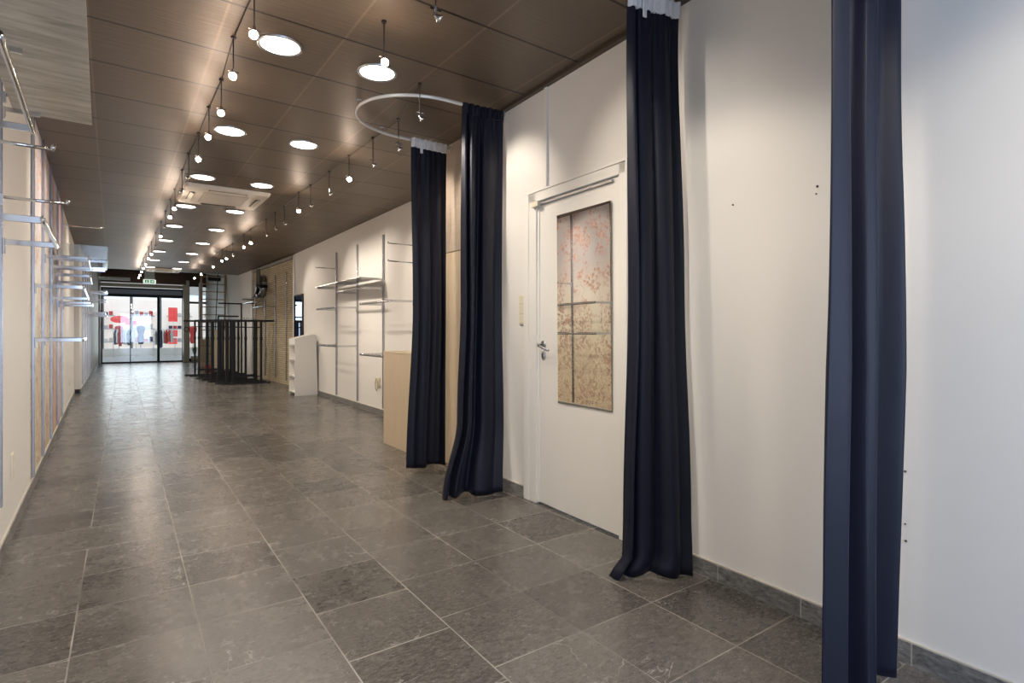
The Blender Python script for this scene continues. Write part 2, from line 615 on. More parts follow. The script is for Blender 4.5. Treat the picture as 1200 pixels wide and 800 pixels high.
# fascia above the end of the bronze ceiling
struct(MB().box(-1.1, 3.1, 18.15, 18.22, CEIL + .001, 3.75).build('wall_fascia', M['wall']))
# rear wall with the shop window the daylight comes from
b = MB()
b.box(-1.0, -.25, -2.8, -2.6, 0, CEIL).box(2.25, 2.6, -2.8, -2.6, 0, CEIL).box(-.25, 2.25, -2.8, -2.6, 0, .3).box(-.25, 2.25, -2.8, -2.6, 2.7, CEIL)
struct(b.build('wall_rear', M['wall']))
wn_ = struct(MB().box(-.25, -.19, -2.74, -2.68, .3, 2.7).box(2.19, 2.25, -2.74, -2.68, .3, 2.7).box(.97, 1.03, -2.74, -2.68, .3, 2.7)
             .box(-.25, 2.25, -2.74, -2.68, .3, .36).box(-.25, 2.25, -2.74, -2.68, 2.64, 2.7).build('window_1', M['black']))
MB().box(-.2, 2.2, -2.715, -2.705, .35, 2.65).build('pane', M['glass'], wn_)
# skirtings
def skirt(name, fn, y0, y1, side, z=.078, t=.014):
    s = -1 if side > 0 else 1
    ys = [y0, y1]
    poly = [(fn(y), y) for y in ys] + [(fn(y) + s * t, y) for y in reversed(ys)]
    struct(MB().prism(poly, 0, z, lambda u, v, d: (u, v, d)).build(name, M['skirt']))
    poly = [(fn(y), y) for y in ys] + [(fn(y) + s * (t - .004), y) for y in reversed(ys)]
    struct(MB().prism(poly, z, z + .005, lambda u, v, d: (u, v, d)).build('trim_' + name.split('_')[1], M['grout']))


skirt('baseboard_right', WR, -2.6, 2.19, 1)
skirt('baseboard_right', WR, 3.215, YN - .93, 1)
skirt('baseboard_far', WF, 5.7, 12.55, 1)
skirt('baseboard_left', WL, -2.6, 13.5, -1)
skirt('baseboard_left', WL, 13.7, 25.8, -1)
# ceiling edge profile along the walls
poly = [(WR(-2.6) - .035, -2.6), (WR(3.84) - .035, 3.84), (WR(3.84), 3.84), (WR(-2.6), -2.6)]
struct(MB().prism(poly, CEIL - .022, CEIL - .001, lambda u, v, d: (u, v, d)).build('trim_ceiling', simple('bronze_edge', (.06, .045, .03), .4)))
# timber-and-white post and top rail that frame the stone wall
struct(MB().box(WF(16.3) - .05, WF(16.3), 16.27, 16.33, 0, 2.86).build('trim_stone', M['white']))
poly = [(WF(12.6) - .05, 12.6), (WF(16.3) - .05, 16.3), (WF(16.3), 16.3), (WF(12.6), 12.6)]
struct(MB().prism(poly, 2.79, 2.85, lambda u, v, d: (u, v, d)).build('trim_stone', simple('grey_rail', (.25, .23, .2), .4)))
struct(MB().box(WF(12.6) - .03, WF(12.6), 12.5, 12.6, 0, 2.86).build('trim_stone', M['white']))

# ---- door_1 on the right wall (local frame: x along the wall, y into the room)
loc, rz = wall_frame(DY0, 'R')
d1 = struct(empty('door_1', loc, rz))
LW = .80
fr = MB()
fr.box(-.062, -.002, -.10, .018, 0, DTOP + .066).box(LW + .002, LW + .09, -.10, .018, 0, DTOP + .066).box(-.062, LW + .09, -.10, .018, DTOP + .002, DTOP + .066)
fr.box(-.078, -.062, -.002, .03, 0, DTOP + .08).box(LW + .09, LW + .152, -.002, .022, 0, DTOP + .08).box(-.078, LW + .152, -.002, .024, DTOP + .066, DTOP + .08)
fr.build('frame', M['white'], d1, bevel=.003)
leaf = MB().box(.002, LW - .002, -.045, .002, .012, DTOP - .004).box(LW - .02, LW + .012, .002, .008, .012, DTOP - .004).build('leaf', M['white'], d1, bevel=.002)
for hz in (.20, 1.08, 1.93):
    MB().tube([(-.003, .008, hz - .05), (-.003, .008, hz + .05)], .007, 10).build('hinge', M['whiteplastic'] if hz > .3 else M['steel'], d1, True)
hx = LW - .065
h = MB().lathe([(.026, 0), (.026, .006), (.022, .009), (.008, .010)], 24, Matrix.Translation((hx, .002, 1.105)) @ Matrix.Rotation(-PI / 2, 4, 'X'), cap1=True)
h.tube([(hx, .005, 1.105), (hx, .05, 1.105), (hx - .012, .058, 1.100), (hx - .06, .058, 1.085), (hx - .12, .054, 1.068)], .008, 10)
h.build('handle', M['steel'], d1, True)
MB().lathe([(.026, 0), (.026, .006), (.020, .009), (.005, .010)], 24, Matrix.Translation((hx, .002, 1.03)) @ Matrix.Rotation(-PI / 2, 4, 'X') @ Matrix.Diagonal((.8, 1.15, 1, 1)), cap1=True).build('keyhole_plate', M['steel'], d1, True)
MB().box(hx - .003, hx + .003, .011, .0125, 1.018, 1.038).build('keyhole', M['screw'], d1)
cl = MB().box(.05, LW - .03, .003, .02, DTOP - .028, DTOP - .012).build('closer_rail', M['steel'], d1, bevel=.002)
MB().box(LW - .05, LW + .03, .018, .045, DTOP - .04, DTOP - .004).build('closer_bracket', M['plastic'], d1, bevel=.004)

loc, rz = wall_frame(2.324, 'R')
mir = empty('door_mirror', (loc[0] - .001, loc[1], .722), rz, 'tall frameless mirror on the white door, reflecting cherry blossom wallpaper', 'mirror')
mir.rotation_euler = (R(-.45), 0, rz)
MB().box(0, .508, .0035, .0075, 0, 1.238).build('backing', simple('mirror_edge', (.25, .24, .18), .4), mir)
MB().box(.001, .507, .0076, .0086, .001, 1.237).build('glass', M['mirror'], mir)

loc, rz = wall_frame(3.243, 'R')
sw = empty('light_switch', loc, rz, 'ivory three-gang light switch on the wall between navy curtain and door', 'light switch')
pl = MB().box(-.042, .042, 0, .011, 1.243, 1.46).build('plate', M['plastic'], sw, bevel=.003)
for i in range(3):
    MB().box(-.032, .032, .011, .016, 1.252 + i * .071, 1.310 + i * .071).build('rocker', M['plastic'], pl, bevel=.002)
loc, rz = wall_frame(2.963, 'R')
o = MB().box(-.016, .016, 0, .016, 2.178, CEIL - .024).build('cable_conduit', M['whiteplastic'], None, bevel=.003)
o.location = loc
o.rotation_euler = (0, 0, rz)
tag(o, 'white vertical cable conduit from door frame up to the ceiling', 'conduit')
for y, z, r_, nm, lb in ((1.53, 1.784, .004, 'screw', 'small dark screw in the cream wall midway between two curtains'),
                         (1.141, 1.785, .005, 'screw', 'upper dark screw just left of the nearest curtain'),
                         (1.145, 1.755, .003, 'screw', 'lower and smaller screw just left of the nearest curtain'),
                         (.827, .687, .004, 'screw', 'highest of three screws on the bluish wall right of the nearest curtain'),
                         (.827, .497, .003, 'screw', 'middle of three screws on the bluish wall right of the nearest curtain'),
                         (.825, .436, .004, 'screw', 'lowest of three screws on the bluish wall right of the nearest curtain')):
    loc, rz = wall_frame(y, 'R')
    bb = MB().lathe([(r_, 0), (r_, .003), (r_ * .6, .005)], 12, Matrix.Translation((0, 0, z)) @ Matrix.Rotation(-PI / 2, 4, 'X'), cap1=True)
    if nm == 'wall_hook':
        bb.tube([(0, .003, z), (0, .015, z), (0, .02, z + .01)], .003, 8)
    o = bb.build(nm, M['screw'])
    o.location = loc
    o.rotation_euler = (0, 0, rz)
    tag(o, lb, nm.replace('_', ' '))

# ------------------------------------------------------------------ curtains
def curtain(label, secs, zt, zb, nf, amp, header, seed, hang=None, group='navy cubicle curtains'):
    """secs: list of (height fraction 0 top..1 bottom, (x0,y0), (x1,y1))"""
    rnd = random.Random(seed)
    root = empty('curtain', (secs[-1][1][0], secs[-1][1][1], 0), 0, label, 'curtain', group)
    ox, oy = root.location.x, root.location.y
    NS, NT = 150, 64
    ph = [rnd.uniform(0, 6.28) for _ in range(6)]
    wd = [rnd.uniform(.45, 1.6) for _ in range(nf)]
    tot = sum(wd)
    edges = [0]
    for q in wd:
        edges.append(edges[-1] + q / tot)
    am = [rnd.uniform(.35, 1.2) for _ in range(nf)]

    def base(t):
        for i in range(len(secs) - 1):
            if t <= secs[i + 1][0] or i == len(secs) - 2:
                k = (t - secs[i][0]) / (secs[i + 1][0] - secs[i][0])
                k = k * k * (3 - 2 * k)
                L = [secs[i][j][q] * (1 - k) + secs[i + 1][j][q] * k for j in (1, 2) for q in (0, 1)]
                return L

    def fold(s, t):
        sw_ = s + .012 * math.sin(3 * t + ph[0] + 5 * s) * min(1, t * 3)
        sw_ = min(max(sw_, 0), .99999)
        j = 0
        while edges[j + 1] <= sw_ and j < nf - 1:
            j += 1
        u = (sw_ - edges[j]) / (edges[j + 1] - edges[j])
        val = math.sin(2 * PI * u)
        val = math.copysign(abs(val) ** .9, val)
        grow = .10 + .30 * min(1, t * 12) + .60 * min(1, t * 1.6)
        lo = amp * am[j] * grow * val
        hi = amp * .16 * math.exp(-t * 14) * math.sin(2 * PI * s * nf * 3.3 + ph[1])
        return .015 * math.exp(-t * 20) + lo + hi + amp * .25 * t * math.sin(5 * s + 4 * t + ph[2])

    def surf(name, t0, t1, nt_, mat, off, ampk=1.0, parent=root, fine=0):
        b_ = bmesh.new()
        rows = []
        for a in range(nt_ + 1):
            t = t0 + (t1 - t0) * a / nt_
            x0, y0, x1, y1 = base(t)
            dx, dy = x1 - x0, y1 - y0
            L = math.hypot(dx, dy)
            nx, ny = dy / L, -dx / L             # normal towards the camera side
            row = []
            for i in range(NS + 1):
                s = i / NS
                d_ = fold(s, t) * ampk + off
                if fine:
                    d_ += fine * math.sin(2 * PI * s * 19 + ph[3]) * (1 + .3 * math.sin(31 * s))
                slide = .012 * math.sin(2 * PI * s * nf) * (1 if 0 < s < 1 else 0)
                z = zt + (zb - zt) * t
                if t > .97:
                    z += .012 * math.sin(9 * s + ph[4]) * (t - .97) / .03
                row.append(b_.verts.new((x0 + dx * s + nx * d_ + dx / L * slide - ox, y0 + dy * s + ny * d_ + dy / L * slide - oy, max(z, .006))))
            rows.append(row)
        for a in range(nt_):
            for i in range(NS):
                b_.faces.new((rows[a][i], rows[a][i + 1], rows[a + 1][i + 1], rows[a + 1][i]))
        me = bpy.data.meshes.new(name)
        b_.to_mesh(me)
        b_.free()
        me.materials.append(mat)
        for p_ in me.polygons:
            p_.use_smooth = True
        o = bpy.data.objects.new(name, me)
        COL.objects.link(o)
        o.parent = parent
        md = o.modifiers.new('thick', 'SOLIDIFY')
        md.thickness = .004
        md.offset = 0
        return o

    surf('fabric', 0, 1, NT, M['curtain'], 0)
    if header:
        surf('header_tape', -.004, .024, 6, M['tape'], .008, 1.0, fine=.004)
        x0, y0, x1, y1 = base(0)
        k = .25
        px_, py_ = x0 + (x1 - x0) * k - ox, y0 + (y1 - y0) * k - oy - .035
        MB().box(px_ - .012, px_ + .012, py_ - .004, py_ + .004, zt - .115, zt - .02).build('tape_end', M['tape'], root, bevel=.003)
    else:
        surf('header_hem', -.004, .022, 6, M['curtain'], .008, 1.0, fine=.004)
    return root


RZ = 2.835
curtain('nearest and widest navy curtain, at the right edge before the bluish wall', [(0, (1.735, .815), (2.268, .83)), (.4, (1.72, .815), (2.235, .84)), (1, (1.69, .80), (2.205, .88))], RZ, .012, 4, .066, True, 8)
curtain('navy curtain with white header tape just right of the white door', [(0, (2.00, 1.89), (2.30, 1.825)), (.5, (2.00, 1.88), (2.30, 1.78)), (.9, (1.99, 1.90), (2.285, 1.73)), (.965, (1.985, 1.90), (2.275, 1.715)), (1, (1.925, 1.93), (2.265, 1.705))], RZ, .010, 3, .045, True, 11)
curtain('navy curtain left of the door hanging without white tape, flared at floor', [(0, (2.005, 3.50), (2.345, 3.47)), (.5, (1.995, 3.50), (2.34, 3.47)), (.8, (1.965, 3.50), (2.33, 3.44)), (1, (1.855, 3.52), (2.28, 3.38))], RZ, .010, 3, .05, False, 5)
curtain('farthest navy curtain with white tape, in front of the oak panel', [(0, (2.005, 4.37), (2.345, 4.37)), (.5, (2.02, 4.36), (2.33, 4.34)), (1, (1.955, 4.36), (2.32, 4.34))], RZ, .03, 3, .045, True, 21)


def ring(label, y0, y1, xs):
    root = empty('curtain_rail', (WR((y0 + y1) / 2), (y0 + y1) / 2, RZ), 0, label, 'curtain rail', 'curved cubicle rails')
    lx, ly = root.location.x, root.location.y
    r_ = (y1 - y0) / 2
    pts = [(WR(y0) - .002, y0, 0), (xs + .2, y0, 0)]
    pts += [(xs - r_ * 1.12 * math.sin(PI * k / 40), (y0 + y1) / 2 - r_ * math.cos(PI * k / 40), 0) for k in range(0, 41)]
    pts += [(xs + .2, y1, 0), (WR(y1) - .002, y1, 0)]
    pts = [(a - lx, b_ - ly, 0) for a, b_, _ in pts]
    MB().tube(pts, .0125, 10, flat=.7).build('rail', M['railwhite'], root, True)
    for k in (20, 36):
        p_ = pts[2 + k]
        MB().tube([(p_[0], p_[1], 0), (p_[0], p_[1], CEIL - RZ - .001)], .004, 8).lathe([(.018, CEIL - RZ - .005), (.018, CEIL - RZ - .001)], 16, Matrix.Translation((p_[0], p_[1], 0)), cap0=True).build('ceiling_hanger', M['steel'], root)
    for yy in (y0, y1):
        MB().lathe([(.025, 0), (.025, .008)], 16, Matrix.Translation((WR(yy) - .010 - lx, yy - ly, 0)) @ Matrix.Rotation(PI / 2, 4, 'Y'), cap0=True, cap1=True).build('wall_flange', M['railwhite'], root)


ring('curved white rail on the ceiling carrying the two curtains left of the door', 3.49, 4.38, 1.90)
ring('curved white rail over the two curtains right of the door', .83, 1.86, 1.85)

# ------------------------------------------------------------------ oak panels
o = empty('oak_wall_panel', (WR(4.3) + .03, 4.3, 0), 0, 'tall pale oak panel glimpsed between the two left curtains', 'panel')
MB().box(-.02, .02, -.43, .42, .0, 1.905).build('lower_board', M['oak'], o, bevel=.001)
MB().box(-.02, .02, -.43, .42, 1.912, CEIL - .002).build('upper_board', M['oakgrey'], o, bevel=.001)
o = empty('oak_counter', (2.29, 4.86, 0), 0, 'waist-high pale oak counter beyond the farthest navy curtain', 'counter')
MB().box(0, .70, 0, .82, 0, .965).build('body', M['oak'], o, bevel=.002)
MB().box(-.002, .702, -.002, .822, .966, .986).build('top', M['oak'], o, bevel=.002)

# ------------------------------------------------------------------ wall rail systems
def upright(y, side, z0, z1, label, group):
    loc, rz = wall_frame(y, side)
    e_ = .0045 if side == 'L' and 5 < y < 10 else 0
    o = MB().box(-.014, .014, e_, .004 + e_, z0, z1).box(-.014, -.009, e_, .022, z0, z1).box(.009, .014, e_, .022, z0, z1).box(-.0105, .0105, .012, .020, z0, z1).build('slotted_upright', M['upright'])
    o.location = loc
    o.rotation_euler = (0, 0, rz)
    return tag(o, label, 'upright', group)


def urail(y0, y1, side, z, depth, label, group, bow=0.0, r=.011):
    loc, rz = wall_frame(min(y0, y1), side)
    L = abs(y1 - y0)
    s = -1 if side == 'L' else 1
    root = empty('hanging_rail', (loc[0], loc[1], z), rz, label, 'clothes rail', group)
    n = 10
    pts = [(s * (L * k / n), depth + bow * math.sin(PI * k / n), 0) for k in range(n + 1)]
    pts = [(pts[0][0] - s * .03, pts[0][1], 0)] + pts + [(pts[-1][0] + s * .03, pts[-1][1], 0)]
    MB().tube(pts, r * 1.5, 10, flat=.55).build('rail', M['chrome'], root, True)
    for q in (0, s * L):
        MB().box(q - .006, q + .006, .023, depth, -.014, .014).box(q - .008, q + .008, .0225, .034, -.06, .02).build('bracket_arm', M['chrome'], root, bevel=.002)
    return root


def faceout(y, side, z, depth, label, group, rise=0):
    loc, rz = wall_frame(y, side)
    root = empty('faceout_hanger', (loc[0], loc[1], z), rz, label, 'hanger bar', group)
    MB().tube([(0, .03, 0), (0, depth, rise)], .0075, 8).build('arm', M['chrome'], root, True)
    MB().tube([(0, depth - .004, rise - .004), (0, depth + .006, rise + .018)], .009, 8).build('stop_knob', M['chrome'], root, True)
    MB().box(-.008, .008, .0225, .036, -.04, .015).build('bracket', M['steel'], root)
    return root


def gshelf(y0, y1, side, z, d0, d1, label, group, mat='shelfglass', lip=0.0):
    loc, rz = wall_frame(y0, side)
    L = y1 - y0
    s = -1 if side == 'L' else 1
    root = empty('glass_shelf', (loc[0], loc[1], z), rz, label, 'glass shelf', group)
    a, b_ = sorted((0, s * L))
    bb = MB().box(a, b_, d0, d1, 0, .008)
    if lip:
        bb.box(a, b_, d1 - .008, d1, .008, lip).box(a, b_, d0, d0 + .008, .008, lip).box(a, a + .008, d0, d1, .008, lip).box(b_ - .008, b_, d0, d1, .008, lip)
    bb.build('pane', M[mat], root, bevel=.001)
    return root


def shelf_arm(root, x, d):
    MB().box(x - .004, x + .004, .0225, d, -.024, -.001).box(x - .008, x + .008, .0225, .034, -.06, .0).build('bracket_arm', M['chrome'], root, bevel=.001)


# right far wall: four uprights
RY = [6.491, 7.522, 8.585, 9.644]
words = ['nearest, half hidden by the farthest curtain', 'second from the curtain, above the oak counter edge', 'third from the curtain, mid wall', 'farthest, beside the white display unit']
for y, t_ in zip(RY, words):
    upright(y, 'F', .10, 2.575, 'slotted chrome upright on right wall, ' + t_, 'uprights on the right wall')
g_ = 'chrome rails on the right wall'
urail(RY[0], RY[1], 'F', 1.58, .34, 'chrome clothes rail at chest height, nearest bay of the right wall', g_)
urail(RY[1], RY[2], 'F', 1.805, .34, 'chrome clothes rail under the glass shelf on the right wall', g_)
urail(RY[2], RY[3], 'F', 1.575, .34, 'middle-height chrome rail in farthest bay above white display unit', g_)
urail(RY[2], RY[3], 'F', .97, .34, 'lower chrome rail in farthest bay, level with white display unit', g_)
urail(RY[0], RY[1], 'F', .88, .34, 'low chrome rail partly behind the oak counter', g_)
g_ = 'hanger bar set on the right wall'
faceout(RY[0], 'F', 2.29, .36, 'upper slim hanger bar at the upright behind the farthest curtain', g_)
faceout(RY[0], 'F', 2.07, .36, 'lower slim hanger bar at the upright behind the farthest curtain', g_)
faceout(RY[3], 'F', 2.29, .35, 'high slim hanger bar on the farthest right wall upright', g_)
s = gshelf(RY[1] + .02, RY[3] + .03, 'F', 1.95, .05, .36, 'long clear glass shelf across three uprights on the right wall', 'glass shelves')
for y in RY[1:]:
    shelf_arm(s, y - RY[1] - .02, .34)

# left wall near fixture (posts outside the left edge) and mural posts
g_ = 'uprights on the left wall'
for y, t_ in zip((2.12, 2.98, 3.80), ('nearest to camera', 'second from camera', 'third from camera, before the blossom wallpaper')):
    upright(y, 'L', .3, 2.7, 'slotted steel upright on plain left wall, ' + t_, g_)
LY = [5.48, 6.36, 7.33, 8.40, 9.25]
for y, t_ in zip(LY, ('at the near edge of the blossom wallpaper', 'second on the blossom wallpaper', 'third on the blossom wallpaper', 'fourth, by the reddest blossom', 'at the far edge of the blossom wallpaper')):
    upright(y, 'L', .10, CEIL - .005, 'slotted steel upright ' + t_, g_)
g_ = 'chrome rails on the left wall'
urail(2.12, 2.98, 'L', 2.02, .20, 'chrome clothes rail high at the left edge, ending below glass shelf', g_)
urail(2.98, 3.80, 'L', 2.52, .23, 'chrome rail seen through the glass shelf top left', g_)
urail(2.98, 3.80, 'L', 1.65, .235, 'chrome clothes rail at eye height on plain left wall', g_)
s = gshelf(2.3, 3.86, 'L', 2.34, .06, .385, 'large glass shelf with painted reflection streaks at the top left corner', 'glass shelves', 'streaky')
for y in (2.98, 3.80):
    shelf_arm(s, -(y - 2.3), .17)
g_ = 'hanger bar set on the left wall'
faceout(2.98, 'L', 1.95, .265, 'upper straight chrome hanger bar at the left edge', g_)
faceout(3.70, 'L', 1.86, .285, 'lower straight chrome hanger bar at the left edge, ending by ceiling line', g_)
faceout(3.80, 'L', 2.40, .21, 'bluish flat arm right under the top left glass shelf', g_)
g_ = 'chrome rails on the left wall'
urail(LY[0], LY[2], 'L', 1.54, .315, 'long chrome rail in front of blossom wallpaper, nearest to camera', g_)
urail(LY[0], LY[1], 'L', 1.13, .31, 'lowest chrome rail in front of the blossom wallpaper', g_)
urail(LY[1], LY[2], 'L', 1.86, .33, 'upper chrome rail on blossom wallpaper under the clear tray', g_)
urail(LY[3], LY[4], 'L', 1.54, .33, 'farthest chrome rail on the blossom wallpaper', g_)
urail(LY[2], LY[3], 'L', 1.78, .33, 'chrome rail third bay of the blossom wallpaper', g_)
s = gshelf(LY[2] - .03, LY[3] + .03, 'L', 1.95, .06, .48, 'clear tray-like glass shelf with raised rim on left wall', 'glass shelves', 'trayglass', .15)
for y in LY[2:4]:
    shelf_arm(s, -(y - LY[2] + .03), .46)
faceout(9.25, 'L', 2.58, .42, 'single slim hanger bar high beyond the blossom wallpaper', 'hanger bar set on the left wall')
# far left bay
FY = [14.6, 15.7, 16.8, 17.9]
for i, y in enumerate(FY):
    upright(y, 'L', .10, 2.6, ['first', 'second', 'third', 'fourth'][i] + ' steel upright beyond the left wall step, counted from the step', 'uprights on the left wall')
g_ = 'chrome rails on the left wall'
urail(FY[0], FY[1], 'L', 1.60, .38, 'chrome rail just beyond the left wall step', g_)
urail(FY[1], FY[2], 'L', 1.92, .38, 'higher chrome rail well beyond the left wall step', g_)
urail(FY[2], FY[3], 'L', 1.60, .38, 'farthest chrome rail on the left wall near the shop doors', g_)
s = gshelf(FY[0], FY[1], 'L', 2.06, .05, .42, 'clear glass shelf beyond the left wall step', 'glass shelves')
for y in FY[:2]:
    shelf_arm(s, -(y - FY[0]), .4)
faceout(FY[0], 'L', 2.35, .42, 'slim hanger bar high above the far left glass shelf', 'hanger bar set on the left wall')

# blossom wallpaper
ys = [5.46, 9.3]
poly = [(WL(y), y) for y in ys] + [(WL(y) + .003, y) for y in reversed(ys)]
o = MB().prism(poly, .09, CEIL - .004, lambda u, v, d: (u, v, d)).build('wallpaper', M['mural'])
tag(o, 'cherry blossom photo wallpaper on the left wall behind the steel uprights', 'wallpaper')


def socket(y, side, z, label, h=.085, wd=.085):
    loc, rz = wall_frame(y, side)
    root = empty('wall_socket', (loc[0], loc[1], z), rz, label, 'socket')
    pl = MB().box(-wd / 2, wd / 2, 0, .012, -h / 2, h / 2).build('plate', M['plastic'], root, bevel=.003)
    MB().lathe([(.022, 0), (.020, .003)], 20, Matrix.Translation((0, .011, 0)) @ Matrix.Rotation(-PI / 2, 4, 'X'), cap1=True).build('outlet', M['whiteplastic'], pl)


socket(4.362, 'L', .40, 'pale double socket low on the plain left wall', .15)
socket(11.5, 'L', .37, 'pale socket low on the left wall beyond the blossom wallpaper')
loc, rz = wall_frame(7.70, 'F')
root = empty('cable_box', (loc[0], loc[1], .45), rz, 'small cream box with a brown cable loop low on right wall', 'cable box')
MB().box(-.05, .05, 0, .03, -.05, .08).build('box', M['plastic'], root, bevel=.004)
MB().tube([(.03, .035, .07), (.05, .04, 0), (.03, .045, -.08), (-.01, .045, -.11), (-.04, .04, -.05), (-.03, .035, .04)], .006, 8).build('cable', simple('brown_cable', (.3, .2, .08), .5), root, True)

# ------------------------------------------------------------------ narrow mirror + stone wall kit
loc, rz = wall_frame(11.82, 'F')
root = empty('wall_mirror', loc, rz, 'narrow tall mirror with dark frame above the white display unit', 'mirror')
MB().box(0, .03, 0, .03, .35, 1.98).box(.66, .69, 0, .03, .35, 1.98).box(0, .69, 0, .03, 1.95, 1.98).box(0, .69, 0, .03, .35, .38).build('frame', M['black'], root)
MB().box(.03, .66, 0, .015, .38, 1.95).build('glass', simple('reflection_tinted_mirror', (.30, .38, .52), .03, metal=1), root)  # blue tint puts the bluish reflection into the mirror colour

BY = [13.15, 14.06, 15.0, 16.0]
for i, y in enumerate(BY):
    upright(y, 'F', .10, 2.55, 'slotted upright on stone wall, ' + ['nearest to the white unit', 'second from the white unit', 'third from the white unit', 'farthest, by the white wall'][i], 'uprights on the stone wall')
g_ = 'chrome rails on the stone wall'
urail(BY[1], BY[2], 'F', 1.80, .3, 'chrome rail on the stone wall right of the dark blades', g_)
urail(BY[2], BY[3], 'F', 1.95, .3, 'chrome rail at far end of the stone wall', g_)
s = gshelf(BY[2], BY[3], 'F', 2.05, .05, .36, 'small glass shelf at the far end of the stone wall', 'glass shelves')
for y in BY[2:]:
    shelf_arm(s, y - BY[2], .34)
faceout(BY[1], 'F', 2.35, .3, 'slim arm high on the stone wall', 'hanger bar set on the stone wall')
faceout(BY[3], 'F', 1.55, .3, 'slim arm above the black racks on stone wall', 'hanger bar set on the stone wall')
# fan on the stone wall
loc, rz = wall_frame(15.0, 'F')
root = empty('wall_fan', (loc[0], loc[1], 2.35), rz, 'dark bladed metal fan with silver drum on the stone wall', 'fan')
MB().lathe([(.0, 0), (.30, 0), (.30, .10), (.24, .16), (.12, .18)], 28, Matrix.Translation((.18, .005, -.02)) @ Matrix.Rotation(-PI / 2, 4, 'X'), cap1=True).build('drum', M['steel'], root, True)
for k, a in enumerate((35, 155, 265)):
    m_ = Matrix.Translation((-.12, .21, -.02)) @ Matrix.Rotation(R(a), 4, 'Y')
    MB().box(.03, .42, -.006, .006, -.07, .07, m_ @ Matrix.Rotation(R(25), 4, 'X')).build('blade', M['black'], root, bevel=.004)
MB().tube([(-.12, .0, -.02), (-.12, .25, -.02)], .04, 16).build('hub', M['black'], root, True)

# ------------------------------------------------------------------ white display unit
root = empty('display_unit', (2.60, 10.74, 0), 0, 'white freestanding display unit with sloping top and open side shelves', 'display unit')
W_, D_ = .42, .42
# side panel facing the camera (slanted top), far side panel, shelves open to the left
f2 = lambda u, v, d: (u, d, v)
MB().prism([(.0, 0), (W_, 0), (W_ - .03, 1.13), (W_ - .10, 1.15), (.0, 1.065)], 0, .02, f2).build('side_panel', M['white'], root, bevel=.002)
MB().prism([(.0, 0), (W_, 0), (W_ - .03, 1.13), (W_ - .10, 1.15), (.0, 1.065)], D_, D_ + .02, f2).build('side_panel', M['white'], root, bevel=.002)
MB().box(.10, .12, .02, D_, .03, 1.06).build('back_panel', M['white'], root)
for z in (.06, .35, .66, .93):
    MB().box(.0, .10, .02, D_, z, z + .02).build('shelf', M['white'], root)
MB().prism([(.0, 1.05), (W_ - .10, 1.135), (W_ - .10, 1.15), (.0, 1.065)], .02, D_, f2).build('sloping_top', M['white'], root)
MB().box(.0, .02, .02, D_, .94, 1.05).build('front_lip', M['white'], root)

# ------------------------------------------------------------------ black garment racks
def rack(i, x, y, L, h, lab):
    root = empty('garment_rack', (x, y, 0), 0, lab, 'garment rack', 'black garment racks')
    a = L * .22
    c_ = L * .80
    MB().box(0, L, -.02, .02, .0, .035).build('foot_bar', M['black'], root)
    for u in (a, c_):
        po = MB().box(u - .023, u + .023, -.02, .02, .035, h).build('post', M['black'], root)
        MB().box(u - .030, u + .030, -.026, .026, 1.0, 1.07).build('collar', M['black'], po)
    MB().box(-.03, L + .08, -.016, .016, h, h + .045).build('top_rail', M['black'], root)
    for zc in (h - .14, .16):
        MB().box(a, c_, -.011, .011, zc, zc + .02).build('cross_bar', M['black'], root)
    return root


rr = [(1.80, 13.9, 1.02), (1.70, 14.2, 1.08), (1.78, 14.5, 1.0), (1.62, 14.8, 1.02), (1.70, 15.1, .98), (1.56, 15.45, 1.02), (1.63, 15.8, 1.0), (1.50, 16.1, 1.1), (1.62, 16.75, .96), (1.44, 17.05, 1.0), (1.36, 17.45, 1.1)]
nth = ['front', 'second', 'third', 'fourth', 'fifth', 'sixth', 'seventh', 'eighth', 'ninth', 'tenth', 'rearmost']
for i, (x, y, L) in enumerate(rr):
    rack(i, x, y, L, 1.43 + .004 * i, 'black metal garment rack, ' + nth[i] + ' of the nested rack cluster')
for i, (x0, x1, y, z, lb) in enumerate(((2.03, 2.60, 16.35, 1.93, 'tall raised black rack frame rising above the cluster, wider one'), (1.96, 2.45, 15.9, 1.58, 'shorter raised black rack frame rising above the cluster'))):
    root = empty('garment_rack', (x0, y, 0), 0, lb, 'garment rack', 'raised black garment racks')
    MB().box(0, x1 - x0, -.02, .02, z, z + .035).build('top_rail', M['black'], root)
    xp = x1 - x0 - .03 if i == 0 else .0
    MB().box(xp, xp + .035, -.017, .017, .03, z).build('post', M['black'], root)
    MB().box(0, x1 - x0, -.02, .02, 0, .03).build('foot_bar', M['black'], root)

# ------------------------------------------------------------------ ladder stair and far items
root = empty('ladder_stair', (1.90, 19.9, 0), 0, 'steep wooden ladder stair behind the racks rising past the ceiling edge', 'ladder')
dx, dy, H = .16, .7, 3.5
for u, mt, nm in ((0, 'ladder', 'stringer'), (.70, 'ladder', 'stringer')):
    MB().prism([(-.07, 0), (.07, 0), (.07 + dy, H), (-.07 + dy, H)], u, u + .05, lambda a, b_, d: (d + dx * b_ / H, a, b_)).build(nm, M[mt], root)
for k in range(1, 14):
    z = k * .25
    t = z / H
    MB().box(.05 + dx * t, .70 + dx * t, dy * t - .07, dy * t + .07, z - .012, z + .012).build('tread', M['ladder'], root)
MB().tube([(.48, .0, .9), (.52 + dx * .75, dy * .6, 3.5)], .013, 8).build('handrail', M['darkrod'], root)

